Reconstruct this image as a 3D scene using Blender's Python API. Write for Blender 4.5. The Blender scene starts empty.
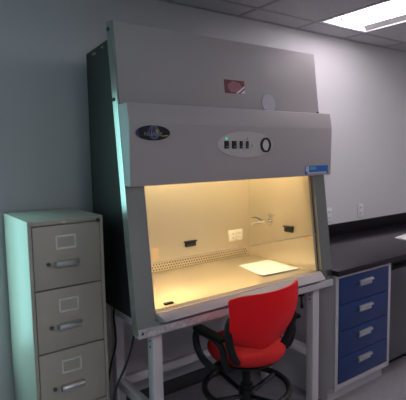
import bpy, bmesh, math, random
from mathutils import Vector, Matrix
random.seed(4)
PI = math.pi
S = bpy.context.scene
C = S.collection

# ------------------------------------------------------------------ materials
def mat(name, col, rough=0.5, metal=0.0, bump=0.0, bscale=60.0, vary=0.0, vscale=6.0, stretch=None, aniso=0.0, spec=0.5, coat=0.0):
    m = bpy.data.materials.new(name); m.use_nodes = True
    nt = m.node_tree; b = nt.nodes['Principled BSDF']
    b.inputs['Base Color'].default_value = (*col, 1); b.inputs['Roughness'].default_value = rough
    b.inputs['Metallic'].default_value = metal; b.inputs['Specular IOR Level'].default_value = spec
    b.inputs['Coat Weight'].default_value = coat
    tc = nt.nodes.new('ShaderNodeTexCoord'); mp = nt.nodes.new('ShaderNodeMapping')
    nt.links.new(tc.outputs['Object'], mp.inputs['Vector'])
    if stretch: mp.inputs['Scale'].default_value = stretch
    if vary > 0:
        n = nt.nodes.new('ShaderNodeTexNoise'); n.inputs['Scale'].default_value = vscale; n.inputs['Detail'].default_value = 4
        nt.links.new(mp.outputs[0], n.inputs['Vector'])
        r = nt.nodes.new('ShaderNodeValToRGB')
        r.color_ramp.elements[0].position = 0.3; r.color_ramp.elements[1].position = 0.7
        r.color_ramp.elements[0].color = (*[c * (1 - vary) for c in col], 1)
        r.color_ramp.elements[1].color = (*[min(1, c * (1 + vary)) for c in col], 1)
        nt.links.new(n.outputs['Fac'], r.inputs['Fac']); nt.links.new(r.outputs[0], b.inputs['Base Color'])
    if bump > 0:
        n = nt.nodes.new('ShaderNodeTexNoise'); n.inputs['Scale'].default_value = bscale; n.inputs['Detail'].default_value = 3
        nt.links.new(mp.outputs[0], n.inputs['Vector'])
        bp = nt.nodes.new('ShaderNodeBump'); bp.inputs['Strength'].default_value = bump; bp.inputs['Distance'].default_value = 0.004
        nt.links.new(n.outputs['Fac'], bp.inputs['Height']); nt.links.new(bp.outputs[0], b.inputs['Normal'])
    return m

def emit(name, col, strength):
    m = bpy.data.materials.new(name); m.use_nodes = True
    b = m.node_tree.nodes['Principled BSDF']
    b.inputs['Base Color'].default_value = (*[min(1, c) for c in col], 1)
    b.inputs['Emission Color'].default_value = (*col, 1); b.inputs['Emission Strength'].default_value = strength
    return m

def pane_mat(name, tint, refl=0.03):
    m = bpy.data.materials.new(name); m.use_nodes = True
    nt = m.node_tree; nt.nodes.clear()
    o = nt.nodes.new('ShaderNodeOutputMaterial'); t = nt.nodes.new('ShaderNodeBsdfTransparent'); g = nt.nodes.new('ShaderNodeBsdfGlossy')
    g.inputs['Roughness'].default_value = 0.03
    t.inputs['Color'].default_value = (*tint, 1)
    x = nt.nodes.new('ShaderNodeMixShader')
    x.inputs[0].default_value = refl
    nt.links.new(t.outputs[0], x.inputs[1]); nt.links.new(g.outputs[0], x.inputs[2])
    nt.links.new(x.outputs[0], o.inputs[0])
    return m

M = dict(
    wall=mat('wall_paint', (.60, .60, .62), .85, bump=.08, bscale=180, spec=.05),
    ceil=mat('ceiling_tile', (.62, .60, .63), .9, bump=.5, bscale=140, vary=.06, vscale=60),
    tbar=mat('ceiling_grid_paint', (.42, .42, .44), .5),
    floor=mat('vinyl_floor', (.30, .285, .31), .38, bump=.05, bscale=20, vary=.10, vscale=25),
    vinylbase=mat('vinyl_base', (.05, .05, .055), .5),
    cab=mat('cabinet_enamel', (.42, .395, .40), .55, bump=.04, bscale=300, spec=.3),
    dark=mat('dark_enamel', (.034, .034, .033), .5, spec=.3),
    steel=mat('brushed_steel', (.38, .405, .38), .22, .92, bump=.05, bscale=14, stretch=(40, 40, 1)),
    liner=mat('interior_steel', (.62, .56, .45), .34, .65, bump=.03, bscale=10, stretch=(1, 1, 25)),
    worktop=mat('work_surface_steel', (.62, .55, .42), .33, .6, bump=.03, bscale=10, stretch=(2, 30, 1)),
    sill=mat('sill_enamel', (.40, .385, .43), .4),
    chrome=mat('chrome', (.8, .8, .8), .15, 1.0),
    nickel=mat('satin_nickel', (.62, .62, .62), .32, .9),
    black=mat('black_plastic', (.009, .009, .010), .5, spec=.3),
    blackm=mat('black_metal', (.009, .009, .010), .42, spec=.35),
    rubber=mat('black_rubber', (.012, .012, .012), .6),
    red=mat('red_plastic', (.85, .008, .014), .42, bump=.03, bscale=200, spec=.2),
    redfab=mat('red_fabric', (.58, .006, .010), .8, bump=.3, bscale=400),
    putty=mat('putty_enamel', (.46, .43, .365), .45, bump=.05, bscale=250),
    blue=mat('blue_laminate', (.010, .036, .15), .42, bump=.03, bscale=100),
    frame=mat('grey_casework_paint', (.50, .48, .52), .45),
    casework=mat('grey_side_paint', (.55, .53, .56), .5),
    epoxy=mat('black_epoxy_top', (.016, .013, .018), .20, bump=.02, bscale=150, vary=.1, vscale=80),
    fridge=mat('fridge_steel', (.13, .13, .145), .36, .6, bump=.03, bscale=12, stretch=(30, 30, 1)),
    stand=mat('stand_paint', (.72, .68, .72), .42),
    white=mat('white_plastic', (.72, .72, .74), .4),
    ivory=mat('ivory_plastic', (.72, .68, .55), .4),
    paper=mat('white_paper', (.86, .85, .84), .8),
    oval=mat('panel_face', (.50, .49, .47), .4),
    ringw=mat('gauge_face', (.62, .66, .68), .35),
    badge=mat('badge_black', (.008, .008, .012), .25),
    globe=mat('badge_blue', (.016, .034, .12), .35, vary=.5, vscale=60),
    badgeline=mat('badge_silver', (.26, .28, .36), .4),
    yellow=mat('badge_yellow', (.36, .32, .06), .4),
    label=mat('red_label', (.13, .008, .018), .4, vary=.25, vscale=50),
    labelp=mat('pink_label', (.30, .10, .14), .4, vary=.25, vscale=120),
    silver=mat('label_silver', (.75, .70, .72), .35),
    disc=mat('clear_disc', (.54, .54, .60), .25),
    blues=mat('blue_sticker', (.02, .14, .52), .4),
    cyans=mat('pale_blue_sticker', (.10, .36, .58), .4),
    orange=mat('faded_orange_print', (.66, .45, .27), .6),
    tape=mat('strip_label_grey', (.50, .49, .50), .5, vary=.35, vscale=70, stretch=(1, 1, 1)),
    tubelamp=emit('warm_tube', (1.0, .79, .46), 88.0),
    troffer=emit('troffer_diffuser', (1.0, .92, .96), 14.5),
    greenled=emit('green_led', (.1, .9, .4), 1.2),
    lampw=mat('fixture_white', (.80, .79, .80), .45),
    pad=mat('arm_pad_black', (.010, .010, .010), .85, spec=.08),
    splash=mat('black_backsplash', (.007, .006, .008), .5, spec=.15),
    gun=mat('dark_lock_metal', (.09, .09, .09), .4, .3),
    hole=mat('punched_hole', (.11, .075, .04), .7),
    refl=mat('satin_aluminium', (.45, .44, .46), .3, .9),
    holder=mat('label_holder_metal', (.80, .80, .78), .4, .1),
    pane=pane_mat('window_pane', (.93, .97, .96)),
    sash=pane_mat('sash_pane', (.97, .97, .955)),
)

# ------------------------------------------------------------------ mesh builder
class MB:
    def __init__(s): s.bm = bmesh.new()
    def box(s, x0, x1, y0, y1, z0, z1, bev=0.0, seg=2):
        t = bmesh.new()
        bmesh.ops.create_cube(t, size=1)
        for v in t.verts:
            v.co = Vector(((x0 + x1) / 2 + v.co.x * (x1 - x0), (y0 + y1) / 2 + v.co.y * (y1 - y0), (z0 + z1) / 2 + v.co.z * (z1 - z0)))
        if bev > 0: bmesh.ops.bevel(t, geom=t.edges[:], offset=bev, segments=seg, profile=.5, affect='EDGES')
        return s._add(t)
    def _add(s, t):
        me = bpy.data.meshes.new('tmp'); t.to_mesh(me); t.free(); s.bm.from_mesh(me); bpy.data.meshes.remove(me); return s
    def prism(s, pts, x0, x1, bev=0.0, axis='x'):
        # closed profile of (y, z) pairs swept along x  (axis 'y': (x, z) swept along y; 'z': (x, y) swept along z)
        t = bmesh.new()
        def pt(a, b, c):
            return {'x': (c, a, b), 'y': (a, c, b), 'z': (a, b, c)}[axis]
        A = [t.verts.new(pt(a, b, x0)) for a, b in pts]; B = [t.verts.new(pt(a, b, x1)) for a, b in pts]
        n = len(pts); t.faces.new(A); t.faces.new(B[::-1])
        for i in range(n): t.faces.new((A[i], B[i], B[(i + 1) % n], A[(i + 1) % n]))
        bmesh.ops.recalc_face_normals(t, faces=t.faces[:])
        if bev > 0: bmesh.ops.bevel(t, geom=t.edges[:], offset=bev, segments=2, profile=.5, affect='EDGES')
        return s._add(t)
    def cyl(s, p0, p1, r, r2=None, n=24, caps=True):
        p0, p1 = Vector(p0), Vector(p1); d = p1 - p0
        t = bmesh.new()
        bmesh.ops.create_cone(t, cap_ends=caps, segments=n, radius1=r, radius2=r if r2 is None else r2, depth=d.length)
        q = Vector((0, 0, 1)).rotation_difference(d.normalized())
        bmesh.ops.transform(t, matrix=Matrix.Translation((p0 + p1) / 2) @ q.to_matrix().to_4x4(), verts=t.verts[:])
        return s._add(t)
    def tube(s, path, r, n=10, closed=False, flat=1.0, smooth=0):
        P = [Vector(p) for p in path]
        for _ in range(smooth):
            Q = [] if closed else [P[0]]
            L = len(P)
            for i in range(L if closed else L - 1):
                a, b = P[i], P[(i + 1) % L]
                Q += [a * .75 + b * .25, a * .25 + b * .75]
            if not closed: Q.append(P[-1])
            P = Q
        t = bmesh.new(); rings = []; L = len(P); up = None
        for i, p in enumerate(P):
            d = (P[(i + 1) % L] - P[i - 1]) if closed else (P[min(i + 1, L - 1)] - P[max(i - 1, 0)])
            d.normalize()
            if up is None: up = d.orthogonal().normalized() if abs(d.z) > .9 else Vector((0, 0, 1))
            u = (up - d * up.dot(d)).normalized(); w = d.cross(u); up = u
            rings.append([t.verts.new(p + (u * math.cos(2 * PI * k / n) * flat + w * math.sin(2 * PI * k / n)) * r) for k in range(n)])
        for i in range(L if closed else L - 1):
            a, b = rings[i], rings[(i + 1) % L]
            for k in range(n): t.faces.new((a[k], a[(k + 1) % n], b[(k + 1) % n], b[k]))
        if not closed: t.faces.new(rings[0][::-1]); t.faces.new(rings[-1])
        bmesh.ops.recalc_face_normals(t, faces=t.faces[:])
        return s._add(t)
    def lathe(s, prof, c=(0, 0), n=40, sx=1.0, sy=1.0):
        # profile (r, z) about the vertical axis through c
        t = bmesh.new(); R = []
        for r, z in prof:
            R.append([t.verts.new((c[0] + sx * max(r, 1e-5) * math.cos(2 * PI * k / n), c[1] + sy * max(r, 1e-5) * math.sin(2 * PI * k / n), z)) for k in range(n)])
        for a, b in zip(R, R[1:]):
            for k in range(n): t.faces.new((a[k], a[(k + 1) % n], b[(k + 1) % n], b[k]))
        t.faces.new(R[0][::-1]); t.faces.new(R[-1])
        bmesh.ops.remove_doubles(t, verts=t.verts[:], dist=2e-5)
        bmesh.ops.recalc_face_normals(t, faces=t.faces[:])
        return s._add(t)
    def oval(s, cx, cz, rx, rz, y0, y1, n=48):      # an elliptical plate facing -y
        return s.prism([(cx + rx * math.cos(2 * PI * k / n), cz + rz * math.sin(2 * PI * k / n)) for k in range(n)], y0, y1, axis='y')
    def ring(s, cx, cz, rx, rz, t_, y0, y1, n=40):
        b = bmesh.new(); V = []
        for k in range(n):
            c, q = math.cos(2 * PI * k / n), math.sin(2 * PI * k / n)
            V.append([b.verts.new((cx + (rx - d) * c, y, cz + (rz - d) * q)) for d, y in ((0, y1), (0, y0), (t_, y0), (t_, y1))])
        for k in range(n):
            a, c = V[k], V[(k + 1) % n]
            for j in range(4): b.faces.new((a[j], a[(j + 1) % 4], c[(j + 1) % 4], c[j]))
        bmesh.ops.recalc_face_normals(b, faces=b.faces[:])
        return s._add(b)
    def shear(s, f):
        for v in s.bm.verts: v.co = Vector(f(v.co))
        return s
    def build(s, name, m, parent=None, angle=40):
        if parent is not None:
            top = parent
            off = Vector(parent.get('_o', (0, 0, 0)))
        else: off = Vector((0, 0, 0))
        for v in s.bm.verts: v.co -= off
        me = bpy.data.meshes.new(name); s.bm.to_mesh(me); s.bm.free()
        me.polygons.foreach_set('use_smooth', [True] * len(me.polygons))
        me.set_sharp_from_angle(angle=math.radians(angle))
        me.materials.append(m)
        o = bpy.data.objects.new(name, me); C.objects.link(o)
        if parent is not None:
            o.parent = parent; o['_o'] = tuple(off)
        return o

def mb(): return MB()
def tag(o, label=None, cat=None, group=None, kind=None):
    if label: o['label'] = label
    if cat: o['category'] = cat
    if group: o['group'] = group
    if kind: o['kind'] = kind
    return o
def thing(name, label, cat, loc, group=None):
    o = bpy.data.objects.new(name, None); C.objects.link(o); o.location = loc; o.empty_display_size = .1
    o['_o'] = tuple(loc)
    return tag(o, label, cat, group)
def struct(name, b, m, parent=None):
    o = b.build(name, m, parent)
    if parent is None: o['kind'] = 'structure'
    return o
def text_part(name, body, size, loc, m, parent, sx=1.0, tilt=0.0):
    cu = bpy.data.curves.new(name, 'FONT'); cu.body = body; cu.size = size; cu.align_x = 'CENTER'; cu.align_y = 'CENTER'; cu.extrude = .0004
    t = bpy.data.objects.new(name, cu); C.objects.link(t)
    dg = bpy.context.evaluated_depsgraph_get(); dg.update()
    me = bpy.data.meshes.new_from_object(t.evaluated_get(dg)); bpy.data.objects.remove(t)
    off = Vector(parent.get('_o', (0, 0, 0)))
    R = Matrix.Translation(Vector(loc) - off) @ Matrix.Rotation(PI / 2 + tilt, 4, 'X') @ Matrix.Diagonal((sx, 1, 1, 1))
    me.transform(R); me.materials.clear(); me.materials.append(m)
    o = bpy.data.objects.new(name, me); C.objects.link(o); o.parent = parent
    return o

# ------------------------------------------------------------------ the room
ZC = 2.6725                      # ceiling height
XL, XR, YF = -2.2, 5.3, -5.4     # left wall, right wall, wall behind the photographer
struct('floor', mb().box(XL - .1, XR + .1, YF - .1, .1, -.1, 0), M['floor'])
struct('wall_right', mb().box(XR, XR + .1, YF, 0, 0, ZC + .25), M['wall'])
struct('wall_front', mb().box(XL - .1, XR + .1, YF - .1, YF, 0, ZC + .25), M['wall'])
WX0, WX1, WZ0, WZ1 = -1.62, -.47, .55, 2.10     # window opening in the back wall, left of the filing cabinet
wb = mb()
wb.box(XL - .1, WX0, 0, .1, 0, ZC + .25); wb.box(WX1, XR + .1, 0, .1, 0, ZC + .25)
wb.box(WX0, WX1, 0, .1, 0, WZ0); wb.box(WX0, WX1, 0, .1, WZ1, ZC + .25)
struct('wall_back', wb, M['wall'])
struct('wall_left', mb().box(XL - .1, XL, YF, 0, 0, ZC + .25), M['wall'])
wf = mb(); e = .04
wf.box(WX0, WX1, .02, .08, WZ0, WZ0 + e); wf.box(WX0, WX1, .02, .08, WZ1 - e, WZ1)
for x in (WX0, (WX0 + WX1) / 2 - e / 2, WX1 - e): wf.box(x, x + e, .02, .08, WZ0 + e, WZ1 - e)
win = struct('window_1', wf, M['white'])
mb().box(WX0 + e, WX1 - e, .046, .054, WZ0 + e, WZ1 - e).build('window_pane', M['pane'], win)
struct('baseboard_back', mb().box(XL, XR, -.012, 0, 0, .10, .003), M['vinylbase'])
struct('baseboard_right', mb().box(XR - .012, XR, YF, -.85, 0, .10, .003), M['vinylbase'])
struct('baseboard_left', mb().box(XL, XL + .012, YF, -.013, 0, .10, .003), M['vinylbase'])

# suspended ceiling: tiles with three openings for the light fixtures, and the grid of tee bars
GX, GY = 1.30, -.213
xs = [XL] + [GX + .61 * k for k in range(-5, 7) if XL < GX + .61 * k < XR] + [XR]
ys = [0] + [GY - 1.22 * k for k in range(0, 5) if GY - 1.22 * k > YF] + [YF]
fix = [(GX + .61, GY - 1.22), (GX + .61, GY - 3.66), (GX + .61 * 5, GY - 2.44), (GX - .61 * 3, GY - 3.66)]
def is_fix(x, y): return any(abs(x - fx) < .02 and abs(y - fy) < .02 for fx, fy in fix)
cb = mb(); tb = mb()
for i in range(len(xs) - 1):
    for j in range(len(ys) - 1):
        if not is_fix(xs[i], ys[j + 1]): cb.box(xs[i], xs[i + 1], ys[j + 1], ys[j], ZC, ZC + .02)
for x in xs[1:-1]: tb.box(x - .012, x + .012, YF, 0, ZC - .004, ZC + .0)
for y in ys[1:-1]: tb.box(XL, XR, y - .012, y + .012, ZC - .004, ZC + .0)
tb.box(XL, XR, -.02, 0, ZC - .005, ZC)
cb.box(XL - .1, XR + .1, YF - .1, .1, ZC + .25, ZC + .3)
struct('ceiling', cb, M['ceil'])
struct('trim_1', tb, M['tbar'])

def fixture(x0, y0, label):
    x1, y1 = x0 + .61, y0 + 1.22
    t = thing('ceiling_light', label, 'ceiling light', ((x0 + x1) / 2, (y0 + y1) / 2, ZC), 'recessed ceiling lights')
    g = .014; b = mb()
    zt = ZC + .11
    b.box(x0 + g, x1 - g, y0 + g, y1 - g, zt, zt + .01)
    for xa, xb in ((x0 + g, x0 + g + .02), (x1 - g - .02, x1 - g)): b.box(xa, xb, y0 + g, y1 - g, ZC - .002, zt)
    for ya, yb in ((y0 + g, y0 + g + .03), (y1 - g - .03, y1 - g)): b.box(x0 + g, x1 - g, ya, yb, ZC - .004, zt)
    b.build('housing', M['lampw'], t)
    r = mb()                                              # two curved side reflectors
    cx = (x0 + x1) / 2
    for s in (-1, 1):
        pts = []
        for k in range(9):
            a = k / 8; pts.append((cx + s * (.15 + .115 * a), ZC + .004 + .09 * math.cos(a * PI / 2)))
        pts += [(p[0], p[1] + .006) for p in reversed(pts)]
        r.prism(pts, y0 + .05, y1 - .05, axis='y')
    r.build('reflector', M['refl'], t)
    d = mb()                                              # rounded diffuser basket
    pts = [(cx + .135 * math.cos(PI + PI * k / 16), ZC + .035 + .05 * math.sin(PI + PI * k / 16)) for k in range(17)]
    d.prism(pts, y0 + .10, y1 - .10, axis='y')
    d.build('diffuser', M['troffer'], t)
    for s in (y0 + .10, y1 - .115): mb().prism([(cx + .150 * math.cos(PI + PI * k / 16), ZC + .038 + .056 * math.sin(PI + PI * k / 16)) for k in range(17)], s, s + .015, axis='y').build('end_cap', M['lampw'], t)
fixture(*fix[0], 'lit recessed ceiling light above the black counter, beside the back wall')
fixture(*fix[1], 'recessed ceiling light behind the photographer, over the middle of the room')
fixture(*fix[2], 'recessed ceiling light far to the right over the room')
fixture(*fix[3], 'added fill light built as a recessed ceiling light, above and behind the photographer, left of the other one there')  # out-of-view fixture added to brighten the cabinet fronts

# ------------------------------------------------------------------ biosafety cabinet
W, zt, zb, yt, yb = 1.4057, 2.2975, .8338, -.6224, -.7938
def fr(z): return yt + (zt - z) / (zt - zb) * (yb - yt)       # y of the sloping front at height z
bsc = thing('biosafety_cabinet', 'tall grey biosafety cabinet with lit steel work chamber, standing on a white stand', 'safety cabinet', (.7, -.45, zb))
BX0, BX1, BY = .089, 1.325, -.095                                # body shell
IX0, IX1, IY = .105, 1.280, -.125                               # work chamber walls
FZ = .925                                                      # work surface height
sd = .043                                                      # depth of the front frame
def side(x0, x1):
    return mb().prism([(BY, zb), (BY, 2.25), (fr(2.28) + sd, 2.285), (fr(zb) + sd, zb)], x0, x1)
for x0, x1 in ((BX0, BX0 + .03), (BX1 - .03, BX1)):
    sp = side(x0, x1).build('side_panel', M['dark'], bsc)
    xx = x0 if x0 < .5 else x1
    for y, z in ((-.20, 2.231), (-.228, 2.229), (-.324, 2.244)):
        s = -1 if x0 < .5 else 1
        mb().cyl((xx - s * .004, y, z), (xx + s * .004, y, z), .007, n=12).build('screw', M['nickel'], sp)
mb().box(BX0 + .03, BX1 - .03, BY, BY + .02, zb, 2.24).build('rear_panel', M['dark'], bsc)
mb().prism([(BY + .02, 2.215), (BY + .02, 2.235), (fr(2.28) + sd, 2.27), (fr(2.28) + sd, 2.25)], BX0 + .03, BX1 - .03).build('top_panel', M['dark'], bsc)
mb().box(BX0 + .03, BX1 - .03, BY + .02, fr(zb) + sd, zb, zb + .02).build('bottom_panel', M['casework'], bsc)
# sloping steel front frame: two posts and a head
def slab(x0, x1, z0, z1, off0, off1, bev=0.0):                 # slab following the sloping front; offsets measured into the cabinet
    return mb().prism([(fr(z0) + off0, z0), (fr(z1) + off0, z1), (fr(z1) + off1, z1), (fr(z0) + off1, z0)], x0, x1, bev)
def flare(c):                                                  # outer left edge tilted, shaped so its steel catches the window reflection
    d = c.y - fr(c.z)
    return (c.x - .10 * d if c.x < .006 else c.x, c.y, c.z)
OX0, OX1 = .100, 1.309                                         # opening in the front
for x0, x1 in ((0, OX0), (OX1, W)):
    slab(x0, x1, zb, 1.8995, 0, sd).shear(flare).build('front_post', M['steel'], bsc)
slab(0, .012, 1.90, zt, 0, sd).shear(flare).build('frame_edge', M['steel'], bsc)
slab(.0125, W, 1.90, zt, -.001, sd, .001).build('upper_front_panel', M['cab'], bsc)
for x, z in ((-.0035, 2.262), (-.0035, 1.935)):
    mb().cyl((x - .003, fr(z) + .03, z), (.006, fr(z) + .03, z), .009, n=14).build('bolt', M['dark'], bsc)
mb().cyl((W - .014, fr(1.925) - .006, 1.925), (W - .014, fr(1.925), 1.925), .007, n=14).build('bolt', M['dark'], bsc)
# control housing in front of the frame
yc = -.775
hood = mb().prism([(fr(1.9103) + .0, 1.9103), (-.758, 1.9103), (yc, 1.818), (-.766, 1.5314), (fr(1.5314), 1.5314)], .001, W - .001, .004).build('control_housing', M['cab'], bsc)
def fy(z):                                                    # face of the housing at height z
    return yc + (1.818 - z) / (1.818 - 1.5314) * .009
# badge
bz = 1.775; bx = .121; b0 = fy(bz)
bd = mb().oval(bx, bz, .094, .0375, b0 - .004, b0 + .006).build('oval_badge', M['badge'], bsc)
mb().ring(bx, bz, .094, .0375, .002, b0 - .0045, b0 - .003).build('badge_rim', M['casework'], bd)
mb().oval(bx + .004, bz + .003, .029, .031, b0 - .005, b0 - .0039).build('badge_globe', M['globe'], bd)
g = mb().ring(bx + .004, bz + .003, .029, .031, .002, b0 - .0056, b0 - .005); g.ring(bx + .004, bz + .003, .014, .031, .0015, b0 - .0056, b0 - .005)
g.build('globe_lines', M['badgeline'], bd)
mb().oval(bx + .020, bz + .010, .008, .008, b0 - .006, b0 - .005, 16).build('globe_yellow_spot', M['yellow'], bd)  # printed yellow spot on the globe
mb().prism([(bx - .092, bz + .002), (bx - .078, bz + .016), (bx - .070, bz - .022), (bx - .080, bz - .016)], b0 - .005, b0 - .0039, axis='y').build('badge_swoosh', M['globe'], bd)
mb().prism([(bx + .045, bz - .012), (bx + .082, bz - .008), (bx + .078, bz - .014), (bx + .045, bz - .017)], b0 - .005, b0 - .0039, axis='y').build('badge_stroke', M['yellow'], bd)
text_part('badge_lettering', 'NUAIRE', .024, (bx, b0 - .0062, bz - .006), M['badgeline'], bd, 1.15)
# control panel
pz, px = 1.721, .694; p0 = fy(pz)
cp = mb().oval(px, pz, .198, .069, p0 - .003, p0 + .006).build('control_panel', M['oval'], bsc)
for x, w in ((.555, .027), (.606, .027), (.654, .017), (.698, .015)):
    sw = mb().box(x - w / 2, x + w / 2, p0 - .010, p0 - .001, pz - .021, pz + .019, .002).build('rocker_switch', M['black'], cp)
    mb().box(x - w * .28, x + w * .28, p0 - .0108, p0 - .0098, pz - .013, pz - .009).build('switch_mark', M['badgeline'], sw)
    mb().box(x - w * .4, x + w * .4, p0 - .0036, p0 - .0028, pz - .037, pz - .032).build('switch_caption', M['casework'], cp)
mb().cyl((.555, p0 - .006, pz + .031), (.555, p0 - .001, pz + .031), .005, n=14).build('indicator_light', M['greenled'], cp)
mb().cyl((.698, p0 - .006, pz + .030), (.698, p0 - .001, pz + .030), .0035, n=14).build('indicator_light', M['dark'], cp)
mb().cyl((.742, p0 - .007, pz - .004), (.742, p0 - .001, pz - .004), .009, n=18).build('fuse_button', M['nickel'], cp)
mb().box(.734, .750, p0 - .0036, p0 - .0028, pz - .037, pz - .032).build('switch_caption', M['casework'], cp)
gz = pz - .003
gg = mb().ring(.831, gz, .037, .041, .010, p0 - .012, p0 - .001).build('gauge_ring', M['black'], cp)
mb().oval(.831, gz, .028, .032, p0 - .006, p0 - .002).build('gauge_face', M['ringw'], gg)
# stickers
def onfront(x0, x1, z0, z1, name, m, parent, lift=.0025):
    return slab(x0, x1, z0, z1, -lift, -.0008).build(name, m, parent)
rl = onfront(.643, .788, 2.004, 2.078, 'red_sticker', M['label'], bsc)
z0 = 2.041
def frpoly(pts, name, m, parent, lift):
    b = mb(); b.prism([(x, z) for x, z in pts], -.0006, 0, axis='y'); b.shear(lambda c: (c.x, c.y + fr(c.z) - lift, c.z)); return b.build(name, m, parent)
frpoly([(.662, z0 + .004), (.700, z0 + .030), (.752, z0 + .022), (.772, z0 - .004), (.730, z0 - .030), (.682, z0 - .028)], 'sticker_print', M['labelp'], rl, .0027)
frpoly([(.752, 2.006), (.787, 2.006), (.787, 2.030)], 'foil_corner', M['silver'], rl, .0033)
frpoly([(.72, 2.006), (.738, 2.006), (.787, 2.040), (.787, 2.050)], 'foil_stripe', M['silver'], rl, .0030)
ds = mb(); ds.oval(.963, 1.963, .054, .053, -.004, 0); ds.shear(lambda c: (c.x, c.y + fr(c.z) - .0012, c.z))
ds.build('round_plastic_disc', M['disc'], bsc)
st0 = fy(1.566)
cs = mb().box(1.165, 1.375, st0 - .002, st0 + .004, 1.541, 1.592).build('certification_sticker', M['blues'], bsc)
mb().box(1.205, 1.262, st0 - .0028, st0 - .0018, 1.566, 1.587).build('sticker_patch', M['cyans'], cs)
mb().box(1.30, 1.352, st0 - .0028, st0 - .0018, 1.560, 1.590).build('sticker_patch', M['blues'], cs)
mb().box(1.185, 1.36, st0 - .0028, st0 - .0018, 1.543, 1.553).build('sticker_patch', M['casework'], cs)
mb().box(1.17, 1.198, st0 - .0028, st0 - .0018, 1.556, 1.589).build('sticker_patch', M['casework'], cs)

# work chamber
yfb = fr(1.0) + sd                                             # back of the front frame near the floor
bw = mb().box(IX0 - .012, IX1 + .012, IY, IY + .012, FZ - .01, 1.86).build('chamber_back', M['liner'], bsc)
for x0, x1 in ((IX0 - .012, IX0), (IX1, IX1 + .020)):
    mb().prism([(IY, FZ - .01), (IY, 1.86), (fr(1.86) + sd, 1.86), (fr(1.53) + sd, 1.53), (fr(1.53) + .022, 1.53), (fr(FZ) + .022, FZ - .01)], x0, x1).build('chamber_side', M['liner'], bsc)
mb().prism([(IY, 1.86), (IY, 1.872), (fr(1.86) + sd, 1.872), (fr(1.86) + sd, 1.86)], IX0 - .012, IX1 + .012).build('chamber_top', M['liner'], bsc)
for x0, x1 in ((IX1 + .0205, OX1),):           # dark sash tracks between posts and chamber
    mb().prism([(fr(FZ) + .022, FZ), (fr(1.56) + .022, 1.56), (fr(1.56) + sd + .002, 1.56), (fr(FZ) + sd + .002, FZ)], x0, x1).build('sash_track', M['dark'], bsc)
mb().box(IX0, IX1, yfb - .015, IY, FZ - .02, FZ, .002).build('work_surface', M['worktop'], bsc)
# rear grille: strip with rows of punched holes
gr = mb().box(IX0 + .002, IX1 - .002, IY - .006, IY - .0005, .930, .984).build('rear_grille', M['liner'], bsc)
hb = mb()
for r in range(3):
    n = 56
    for k in range(n):
        x = IX0 + .014 + (k + .5 * (r % 2)) * (IX1 - IX0 - .034) / n
        hb.cyl((x, IY - .0068, .940 + r * .017), (x, IY - .0058, .940 + r * .017), .0062, n=8)
hb.build('grille_holes', M['hole'], gr)
# front grille and the sloping arm rest
mb().box(IX0, IX1, fr(FZ) - .004 + .0, yfb - .015, FZ - .03, FZ - .003, .001).build('front_grille', M['worktop'], bsc)
fs = mb()
for k in range(56):
    x = IX0 + .012 + k * (IX1 - IX0 - .024) / 55
    fs.box(x - .006, x + .006, fr(FZ) + .012, yfb - .022, FZ - .0035, FZ - .0025)
fs.build('grille_slots', M['dark'], bsc)
mb().box(.195, .245, -.722, -.700, FZ, FZ + .008, .002).build('grille_latch', M['black'], bsc)
mb().prism([(-.770, .928), (-.832, .8915), (-.833, .887), (-.829, .884), (-.789, .884), (-.772, .905)], OX0 + .002, OX1 - .002, .0008).shear(lambda c: (c.x + (max(0, -.772 - c.y) / .06) * (.030 if c.x < .5 else -.022), c.y, c.z)).build('arm_rest', M['sill'], bsc)
slab(OX0 + .001, OX1 - .001, zb + .03, .884, .004, sd - .002).build('front_apron', M['steel'], bsc)
mb().box(.004, W - .004, fr(zb) - .006, fr(zb) + .04, zb - .012, zb + .029, .001).build('base_flange', M['casework'], bsc)
mb().box(.012, .415, fr(zb) - .0075, fr(zb) - .0055, zb - .009, zb + .026).build('strip_label', M['tape'], bsc)
mb().cyl((.022, fr(zb) - .010, .846), (.022, fr(zb) - .006, .846), .006, n=12).build('screw', M['dark'], bsc)
mb().box(.37, .62, -.70, -.30, zb - .065, zb, .004).build('drain_box', M['casework'], bsc)
for xa in (OX0 + .0005, OX1 - .0025): slab(xa, xa + .002, FZ + .005, 1.53, .0, sd).build('added_post_facing', M['liner'], bsc)  # liner plates added to brighten the posts' inner sides
# sash glass
sash = slab(OX0 + .004, OX1 - .004, 1.158, 1.60, .010, .016).build('sliding_sash', M['sash'], bsc)
slab(OX0 + .004, OX1 - .004, 1.155, 1.159, .009, .017).build('sash_edge', M['liner'], sash)
for zz in (1.068, 1.026):
    mb().box(.458, .512, IY - .0012, IY + .0002, zz - .013, zz + .013).build('printed_caution_mark', M['orange'], bsc)
mb().box(IX1 - .0012, IX1 + .0002, -.700, -.655, 1.115, 1.140).build('printed_caution_mark', M['orange'], bsc)
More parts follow.
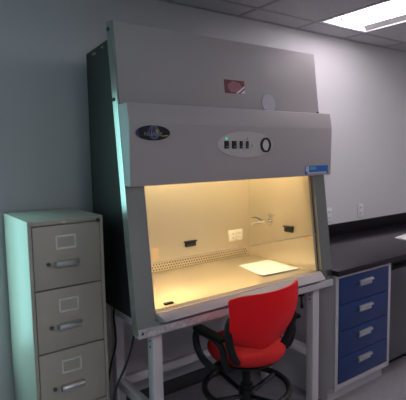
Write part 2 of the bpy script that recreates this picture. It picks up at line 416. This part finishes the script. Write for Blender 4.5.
# fittings in the chamber
ox, oz = 1.150, 1.085
pl = mb().box(ox - .066, ox + .066, IY - .007, IY, oz - .040, oz + .040, .003).build('outlet_plate', M['ivory'], bsc)
for s in (-1, 1):
    r = mb().box(ox + s * .031 - .020, ox + s * .031 + .020, IY - .010, IY - .006, oz - .030, oz + .030, .002).build('receptacle', M['white'], pl)
    sb = mb()
    for zz in (-.014, .014):
        for xx in (-.006, .006): sb.box(ox + s * .031 + xx - .0015, ox + s * .031 + xx + .0015, IY - .0108, IY - .0098, oz + zz - .005, oz + zz + .005)
    sb.build('socket_slots', M['black'], r)
def clip(c, along):
    b = mb()
    if along == 'x':
        b.box(c[0] - .042, c[0] + .042, c[1] - .014, c[1], c[2] - .020, c[2] + .014, .003); b.box(c[0] - .048, c[0] + .048, c[1] - .022, c[1], c[2] + .010, c[2] + .020, .003)
    else:
        b.box(c[0] - .014, c[0], c[1] - .036, c[1] + .036, c[2] - .020, c[2] + .014, .003); b.box(c[0] - .022, c[0], c[1] - .043, c[1] + .043, c[2] + .010, c[2] + .020, .003)
    return b.build('wall_clip', M['black'], bsc)
clip((.752, IY, 1.078), 'x'); clip((IX1, -.532, 1.167), 'y')
vb = (IX1, -.350, 1.197)
v = mb().cyl((IX1 - .012, vb[1], vb[2]), (IX1, vb[1], vb[2]), .024)
v.cyl((IX1 - .05, vb[1], vb[2]), (IX1 - .012, vb[1], vb[2]), .013)
v.tube([(IX1 - .045, vb[1], vb[2]), (IX1 - .055, vb[1] + .04, vb[2] - .002), (IX1 - .06, vb[1] + .09, vb[2] - .012), (IX1 - .06, vb[1] + .12, vb[2] - .028)], .009, smooth=2)
pv = v.build('gas_valve', M['chrome'], bsc)
mb().tube([(IX1 - .055, vb[1] + .03, vb[2] + .012), (IX1 - .058, vb[1] + .07, vb[2] + .026), (IX1 - .06, vb[1] + .125, vb[2] + .022)], .010, flat=.6, smooth=2).build('valve_lever', M['gun'], pv)
k = mb().cyl((IX1 - .020, -.380, 1.245), (IX1, -.380, 1.245), .010); k.cyl((IX1 - .034, -.380, 1.245), (IX1 - .018, -.380, 1.245), .017, .014)
k.build('valve_knob', M['chrome'], bsc)
# hanging cock valve under the right of the arm rest
hk = mb().cyl((1.18, -.73, zb), (1.18, -.73, .790), .012); hk.box(1.163, 1.197, -.742, -.718, .775, .796, .003); hk.cyl((1.185, -.73, .70), (1.180, -.73, .78), .006)
hk.cyl((1.185, -.73, .698), (1.185, -.73, .722), .010)
hk.build('drain_valve', M['black'], bsc)
mb().box(.112, 1.272, -.632, -.629, 1.60, 1.858).build('added_lamp_shield', M['white'], bsc)  # unseen plate added to keep tube light off the chair and arm rest
# fluorescent tube at the top front of the chamber, hidden behind the control housing
lt = mb().cyl((.20, -.595, 1.80), (1.20, -.595, 1.80), .016).build('fluorescent_tube', M['tubelamp'], bsc)
for x in (.165, 1.20): mb().box(x, x + .035, -.615, -.575, 1.775, 1.86).build('lamp_holder', M['white'], bsc)

# ------------------------------------------------------------------ stand under the cabinet
st = thing('cabinet_stand', 'white painted steel stand with four square legs under the biosafety cabinet', 'stand', (.7, -.5, 0))
ztop = zb - .0125
LX = ((.104, .158), (1.272, 1.332)); LY = ((-.745, -.69), (-.31, -.255))
for xa, xb in LX:
    for ya, yb2 in LY:
        l = mb().box(xa, xb, ya, yb2, .012, ztop, .003).build('leg', M['stand'], st)
        mb().cyl(((xa + xb) / 2, (ya + yb2) / 2, 0), ((xa + xb) / 2, (ya + yb2) / 2, .013), .022).build('levelling_foot', M['rubber'], l)
        if ya < -.5:
            h = mb()
            for z in (.74, .77, .80): h.cyl((xa - .0008, (ya + yb2) / 2, z - .006), (xa + .002, (ya + yb2) / 2, z - .006), .006, n=12)
            h.build('bolt_holes', M['dark'], l)
for xa, xb in LX:
    mb().box(xa + .006, xb - .006, -.691, -.309, .345, .395, .002).build('side_rail', M['stand'], st)
    mb().box(xa + .006, xb - .006, -.691, -.309, ztop - .045, ztop, .002).build('top_rail', M['stand'], st)
mb().box(.157, 1.273, -.300, -.265, .340, .390, .002).build('rear_rail', M['stand'], st)

# ------------------------------------------------------------------ filing cabinet
fx, fY, fd, fh, fw = -.3869, -.4841, .466, 1.3769, .3691
fc = thing('filing_cabinet', 'putty coloured four-drawer metal filing cabinet against the wall at the left', 'filing cabinet', (fx + fw / 2, fY + fd / 2, 0))
f = mb()
f.box(fx, fx + .018, fY, fY + fd, 0, fh, .003); f.box(fx + fw - .018, fx + fw, fY, fY + fd, 0, fh, .003)
f.box(fx + .018, fx + fw - .018, fY + fd - .01, fY + fd, 0, fh)
f.box(fx + .018, fx + fw - .018, fY, fY + fd - .01, fh - .024, fh, .003)
f.box(fx + .018, fx + fw - .018, fY + .012, fY + fd - .01, 0, .105)
f.box(fx + .018, fx + fw - .018, fY + .03, fY + fd - .01, .105, fh - .03)
f.build('body', M['putty'], fc)
for k in range(4):
    t = fh - .026 - k * .309
    d = mb().box(fx + .0205, fx + fw - .0205, fY - .003, fY + .028, t - .304, t - .002, .003).build('drawer', M['putty'], fc)
    cx = -.212; zz = t - .085
    lh = mb(); lh.box(cx - .050, cx + .050, fY - .007, fY - .002, zz + .025, zz + .034, .001); lh.box(cx - .050, cx + .050, fY - .007, fY - .002, zz - .034, zz - .025, .001)
    lh.box(cx - .050, cx - .042, fY - .007, fY - .002, zz - .030, zz + .030, .001); lh.box(cx + .042, cx + .050, fY - .007, fY - .002, zz - .030, zz + .030, .001)
    lh.build('label_holder', M['holder'], d)
    hz = t - .186
    h = mb().prism([(fY - .002, hz + .013), (fY - .024, hz + .012), (fY - .032, hz + .003), (fY - .030, hz - .011), (fY - .026, hz - .011), (fY - .026, hz), (fY - .020, hz + .006), (fY - .002, hz + .007)], cx - .055, cx + .055, .001)
    h.box(cx - .059, cx - .053, fY - .032, fY - .002, hz - .012, hz + .013, .002); h.box(cx + .053, cx + .059, fY - .032, fY - .002, hz - .012, hz + .013, .002)
    h.build('handle', M['nickel'], d)
    mb().cyl((cx - .088, fY - .012, hz + .002), (cx - .088, fY - .002, hz + .002), .009, n=18).build('thumb_latch', M['gun'], d)
mb().cyl((fx + fw - .012 - .015, fY - .008, fh - .022), (fx + fw - .027, fY + .001, fh - .022), .010, n=20).build('key_lock', M['gun'], fc)
mb().box(-.226, -.206, fY - .002, fY + .001, fh - .018, fh - .012).build('maker_plate', M['silver'], fc)

# ------------------------------------------------------------------ counter run on the right
byf = -.834; bh = .9154
ct = thing('countertop', 'long black epoxy laboratory countertop with backsplash along the back wall', 'countertop', (2.6, -.42, bh))
mb().box(1.408, XR - .01, byf, -.002, bh - .036, bh, .003).build('worktop', M['epoxy'], ct)
mb().box(1.408, XR - .01, -.026, -.002, bh, bh + .105, .002).build('backsplash', M['splash'], ct)
X0, X1 = 1.4134, 2.034; cf = -.812; zc1 = bh - .0365
bc = thing('drawer_cabinet', 'grey base cabinet with four blue drawers under the black counter', 'base cabinet', ((X0 + X1) / 2, -.41, 0))
b = mb()
for x0, x1 in ((X0, X0 + .020), (X1 - .020, X1)):
    b.prism([(-.014, 0), (-.014, zc1), (cf + .02, zc1), (cf + .02, .100), (cf + .075, .100), (cf + .075, 0)], x0, x1)
b.box(X0 + .020, X1 - .020, -.03, -.014, .1, zc1); b.box(X0 + .020, X1 - .020, cf + .02, -.03, .100, .118)
b.build('carcass', M['casework'], bc)
ff = mb()
ff.box(X0, X0 + .030, cf, cf + .02, .100, zc1, .001); ff.box(X1 - .032, X1, cf, cf + .02, .100, zc1, .001)
ff.box(X0 + .030, X1 - .032, cf, cf + .02, zc1 - .022, zc1, .001); ff.box(X0 + .030, X1 - .032, cf, cf + .02, .100, .138, .001)
ff.build('face_frame', M['frame'], bc)
mb().box(X0 + .0, X1, cf + .058, cf + .075, 0, .0995).build('toe_kick', M['frame'], bc)
z1 = zc1 - .024; z0 = .140; hgt = (z1 - z0) / 4
for k in range(4):
    t = z1 - k * hgt
    d = mb().box(X0 + .032, X1 - .034, cf - .004, cf + .018, t - hgt + .0025, t - .0015, .0015).build('drawer', M['blue'], bc)
    hx = 1.722; hz = t - .060
    h = mb().prism([(cf - .004, hz + .020), (cf - .020, hz + .017), (cf - .024, hz + .004), (cf - .021, hz + .004), (cf - .017, hz + .012), (cf - .004, hz + .014)], hx - .075, hx + .075, .0008)
    h.box(hx - .075, hx + .075, cf - .0065, cf - .003, hz - .026, hz + .016, .001)
    h.box(hx - .078, hx - .073, cf - .022, cf - .004, hz - .018, hz + .019, .001)
    h.build('handle', M['nickel'], d)
# under-counter refrigerator
RX0, RX1 = 2.065, 2.66
rf = thing('undercounter_refrigerator', 'dark steel appliance under the counter right of the blue drawers', 'refrigerator', ((RX0 + RX1) / 2, -.4, 0))
mb().box(RX0, RX1, -.70, -.06, .02, .835, .004).build('body', M['dark'], rf)
dr = mb().box(RX0, RX1, -.785, -.705, .105, .800, .008).build('door', M['fridge'], rf)
mb().box(RX1 - .06, RX1 - .035, -.825, -.80, .45, .75, .004).build('handle', M['nickel'], dr)
for z in (.47, .73): mb().box(RX1 - .055, RX1 - .040, -.80, -.784, z - .01, z + .01).build('handle_post', M['nickel'], dr)
mb().box(RX0 + .01, RX1 - .01, -.70, -.68, .02, .10).build('kick_grille', M['black'], rf)
for x in (RX0 + .05, RX1 - .05):
    for y in (-.65, -.12): mb().cyl((x, y, 0), (x, y, .021), .02).build('foot', M['rubber'], rf)

# loose papers and the wall outlets
def sheet(name, pts, z, label, cat, sag=0.0, th=.0015, n=8, curl=0.0):
    b = bmesh.new(); G = []
    a, bb, c, d = [Vector((*p, 0)) for p in pts]
    for i in range(n + 1):
        row = []
        for j in range(n + 1):
            u, v_ = i / n, j / n
            p = (a * (1 - u) + bb * u) * (1 - v_) + (d * (1 - u) + c * u) * v_
            row.append(b.verts.new((p.x, p.y, z + curl * max(0, u - .6) ** 2 * (1 - v_ * .6))))
        G.append(row)
    for i in range(n):
        for j in range(n): b.faces.new((G[i][j], G[i + 1][j], G[i + 1][j + 1], G[i][j + 1]))
    r = bmesh.ops.extrude_face_region(b, geom=b.faces[:])
    for e_ in r['geom']:
        if isinstance(e_, bmesh.types.BMVert): e_.co.z += th
    bmesh.ops.recalc_face_normals(b, faces=b.faces[:])
    m_ = MB(); m_.bm.free(); m_.bm = b
    return tag(m_.build(name, M['paper']), label, cat)
sheet('paper_sheet', ((.990, -.350), (.930, -.652), (1.235, -.662), (1.262, -.352)), FZ + .0005, 'white paper sheets lying on the lit steel work surface inside the cabinet', 'paper', th=.004, curl=.05)
sheet('paper_sheet', ((2.69, -.44), (2.66, -.62), (2.93, -.66), (2.97, -.40)), bh + .0005, 'white papers lying on the black countertop at the right edge', 'paper', th=.008, curl=.04)
def outlet(x, z, label):
    o = thing('wall_outlet', label, 'wall outlet', (x, 0, z))
    p = mb().box(x - .042, x + .042, -.007, -.0005, z - .062, z + .062, .003).build('cover_plate', M['white'], o)
    for s in (-1, 1):
        r = mb().box(x - .018, x + .018, -.0095, -.006, z + s * .026 - .017, z + s * .026 + .017, .004).build('receptacle', M['white'], o)
        q = mb()
        for xx in (-.007, .007): q.box(x + xx - .002, x + xx + .002, -.0103, -.0093, z + s * .026 - .004, z + s * .026 + .007)
        q.build('socket_slots', M['dark'], r)
outlet(2.813, 1.112, 'white wall outlet above the black backsplash, right of the cabinet and well clear of it')
outlet(2.345, 1.112, 'white wall outlet half hidden behind the right post of the steel cabinet')

# power cords hanging at the left of the cabinet
def cord(pts, label): return tag(mb().tube(pts, .0055, smooth=3).build('power_cord', M['rubber']), label, 'cord')
cord([(.02, -.715, .818), (.012, -.72, .80), (-.001, -.72, .747), (-.035, -.72, .67), (-.075, -.715, .60), (-.092, -.71, .55), (-.105, -.70, .40), (-.10, -.69, .22), (-.07, -.66, .05), (-.02, -.60, .006), (.05, -.5, .006), (.10, -.42, .006)],
     'black cord dropping from the front left corner of the cabinet to the floor')
cord([(.090, -.34, .830), (.082, -.345, .77), (.090, -.35, .70), (.084, -.36, .62), (.05, -.36, .53), (.03, -.35, .40), (.03, -.34, .20), (.04, -.30, .03), (.05, -.20, .006), (.06, -.1, .006)],
     'shorter curved black cord hanging behind the filing cabinet, under the dark cabinet body')

# ------------------------------------------------------------------ red drafting stool
SX, SY = .575, -.895
ch = thing('drafting_chair', 'red swivel drafting chair with black foot ring, drawn up to the steel cabinet', 'chair', (SX, SY, 0))
def L(x, y, z): return (SX + x, SY + y, z)
seat = mb().lathe([(0, 0.633), (.10, 0.633), (.165, 0.636), (.192, 0.646), (.204, 0.666), (.204, 0.683), (.190, 0.700), (.16, 0.708), (.08, 0.702), (0, 0.700)], (SX, SY), 56, 1.0, 1.0).build('seat', M['redfab'], ch)
mb().lathe([(0, 0.610), (.15, 0.610), (.165, 0.620), (.175, 0.632), (0, 0.632)], (SX, SY), 40).build('seat_pan', M['black'], ch)
# backrest shell: wide top band, narrow rounded foot, wings curving forward
def back_shell():
    b = bmesh.new(); G = []; nu, nv = 25, 21
    zb0, zt0 = .728, 1.032
    for i in range(nv):
        v_ = i / (nv - 1)
        # half width grows quickly from the rounded foot, then flares at the top band
        w = .112 + .096 * math.sqrt(max(0, 1 - (1 - min(1, v_ / .34)) ** 2)) + .024 * v_
        if v_ > .93: w -= .010 * ((v_ - .93) / .07) ** 2
        row = []
        for j in range(nu):
            u = -1 + 2 * j / (nu - 1)
            x = u * w
            z = zb0 + (zt0 - zb0) * v_ + (.020 * (1 - v_) ** 3) * (u * u) * 2 - .000 * u
            if u < 0: z -= .016 * v_ ** 4 * abs(u) ** 6
            y = -.205 - .020 * math.sin(v_ * PI) + .030 * (1 - v_) ** 2 - .045 * v_ + .075 * (abs(x) / .23) ** 2.2
            row.append(b.verts.new(L(x - .030, y, z)))
        G.append(row)
    for i in range(nv - 1):
        for j in range(nu - 1): b.faces.new((G[i][j], G[i][j + 1], G[i + 1][j + 1], G[i + 1][j]))
    bmesh.ops.recalc_face_normals(b, faces=b.faces[:])
    bmesh.ops.solidify(b, geom=b.faces[:], thickness=.012)
    bmesh.ops.recalc_face_normals(b, faces=b.faces[:])
    m_ = MB(); m_.bm.free(); m_.bm = b; return m_
br = back_shell().build('backrest', M['red'], ch, 60)
bf = mb()
for s in (-1, 1):
    bf.tube([L(s * .196 - .030, -.160, .915), L(s * .212 - .030, -.150, .875), L(s * .214 - .030, -.155, .82), L(s * .19 - .03, -.150, .74), L(s * .14 - .02, -.12, .66), L(s * .06, -.05, .640)], .020, flat=.75, smooth=2)
bf.build('back_frame', M['black'], ch)
for s in (-1, 1):
    xo = s * .248
    a = mb().tube([L(s * .19, -.02, .640), L(s * .24, -.03, .632), L(xo, -.02, .640), L(xo, .06, .660), L(xo, .105, .72), L(xo, .10, .785), L(xo, .04, .795), L(xo, -.07, .792), L(s * .240, -.105, .76), L(s * .23, -.105, .70), L(s * .21, -.09, .645), L(s * .15, -.06, .640)], .017, flat=1.1, smooth=2).build('armrest', M['black'], ch)
    mb().box(SX + xo - .028, SX + xo + .028, SY - .13, SY + .095, .797, .818, .009, 3).build('arm_pad', M['pad'], a)
mb().cyl(L(0, 0, .12), L(0, 0, .47), .031).build('column', M['blackm'], ch)
mb().cyl(L(0, 0, .47), L(0, 0, .633), .022).build('gas_lift', M['blackm'], ch)
fr_ = mb().tube([L(.222 * math.cos(2 * PI * k / 48), .222 * math.sin(2 * PI * k / 48), .452) for k in range(48)], .0165, 12, closed=True).build('foot_ring', M['blackm'], ch)
mb().cyl(L(0, 0, .385), L(0, 0, .445), .042).build('ring_hub', M['blackm'], fr_)
for k in range(4):
    a = k * PI / 2 + .05
    mb().tube([L(.035 * math.cos(a), .035 * math.sin(a), .410), L(.12 * math.cos(a), .12 * math.sin(a), .428), L(.215 * math.cos(a), .215 * math.sin(a), .450)], .014, flat=.8).build('ring_spoke', M['blackm'], fr_)
bs = mb().cyl(L(0, 0, .07), L(0, 0, .13), .05).build('base_hub', M['blackm'], ch)
for k in range(5):
    a = 2 * PI * k / 5 + .3; c_, s_ = math.cos(a), math.sin(a)
    lg = mb().tube([L(.04 * c_, .04 * s_, .105), L(.16 * c_, .16 * s_, .096), L(.29 * c_, .29 * s_, .075)], .022, flat=.7).build('leg', M['blackm'], ch)
    cs_ = mb().cyl(L(.285 * c_, .285 * s_, .045), L(.285 * c_, .285 * s_, .078), .009)
    for q in (-.016, .016):
        cxx, cyy = .285 * c_ - s_ * q, .285 * s_ + c_ * q
        cs_.cyl(L(cxx - s_ * .009, cyy + c_ * .009, .028), L(cxx + s_ * .009, cyy - c_ * .009, .028), .028, n=20)
    cs_.build('caster', M['black'], lg)

# ------------------------------------------------------------------ light
def area(name, loc, rot, sx, sy, col, e_, spread=180):
    l = bpy.data.lights.new(name, 'AREA'); l.shape = 'RECTANGLE'; l.size = sx; l.size_y = sy; l.energy = e_; l.color = col; l.spread = math.radians(spread)
    o = bpy.data.objects.new(name, l); C.objects.link(o); o.location = loc; o.rotation_euler = rot; return o
# daylight entering through the window in the back wall
area('window_daylight', ((WX0 + WX1) / 2, .13, (WZ0 + WZ1) / 2), (-PI / 2, 0, 0), WX1 - WX0, WZ1 - WZ0, (.50, .97, .98), 22)
w = bpy.data.worlds.new('World'); S.world = w; w.use_nodes = True
bg = w.node_tree.nodes['Background']; bg.inputs[0].default_value = (.45, .9, 1.0, 1); bg.inputs[1].default_value = .6

# ------------------------------------------------------------------ camera
yaw, pitch, roll, fpx = .6240, .1007, -.0177, 452.71
f_ = Vector((math.sin(yaw) * math.cos(pitch), math.cos(yaw) * math.cos(pitch), -math.sin(pitch)))
r_ = Vector((math.cos(yaw), -math.sin(yaw), 0)); u_ = r_.cross(f_)
r2 = r_ * math.cos(roll) + u_ * math.sin(roll); u2 = -r_ * math.sin(roll) + u_ * math.cos(roll)
cd = bpy.data.cameras.new('camera'); cam = bpy.data.objects.new('camera', cd); C.objects.link(cam)
cd.sensor_width = 36; cd.lens = fpx / 406 * 36; cd.clip_start = .05
cam.matrix_world = Matrix.Translation((-.9293, -2.6202, 1.6731)) @ Matrix((r2, u2, -f_)).transposed().to_4x4()
S.camera = cam
vs = S.view_settings
vs.view_transform = 'Standard'; vs.look = 'None'; vs.gamma = 1; vs.use_curve_mapping = False; vs.exposure = 0.15
S.cycles.use_denoising = True; S.cycles.max_bounces = 8
for o in list(bpy.data.objects):
    if '_o' in o: del o['_o']
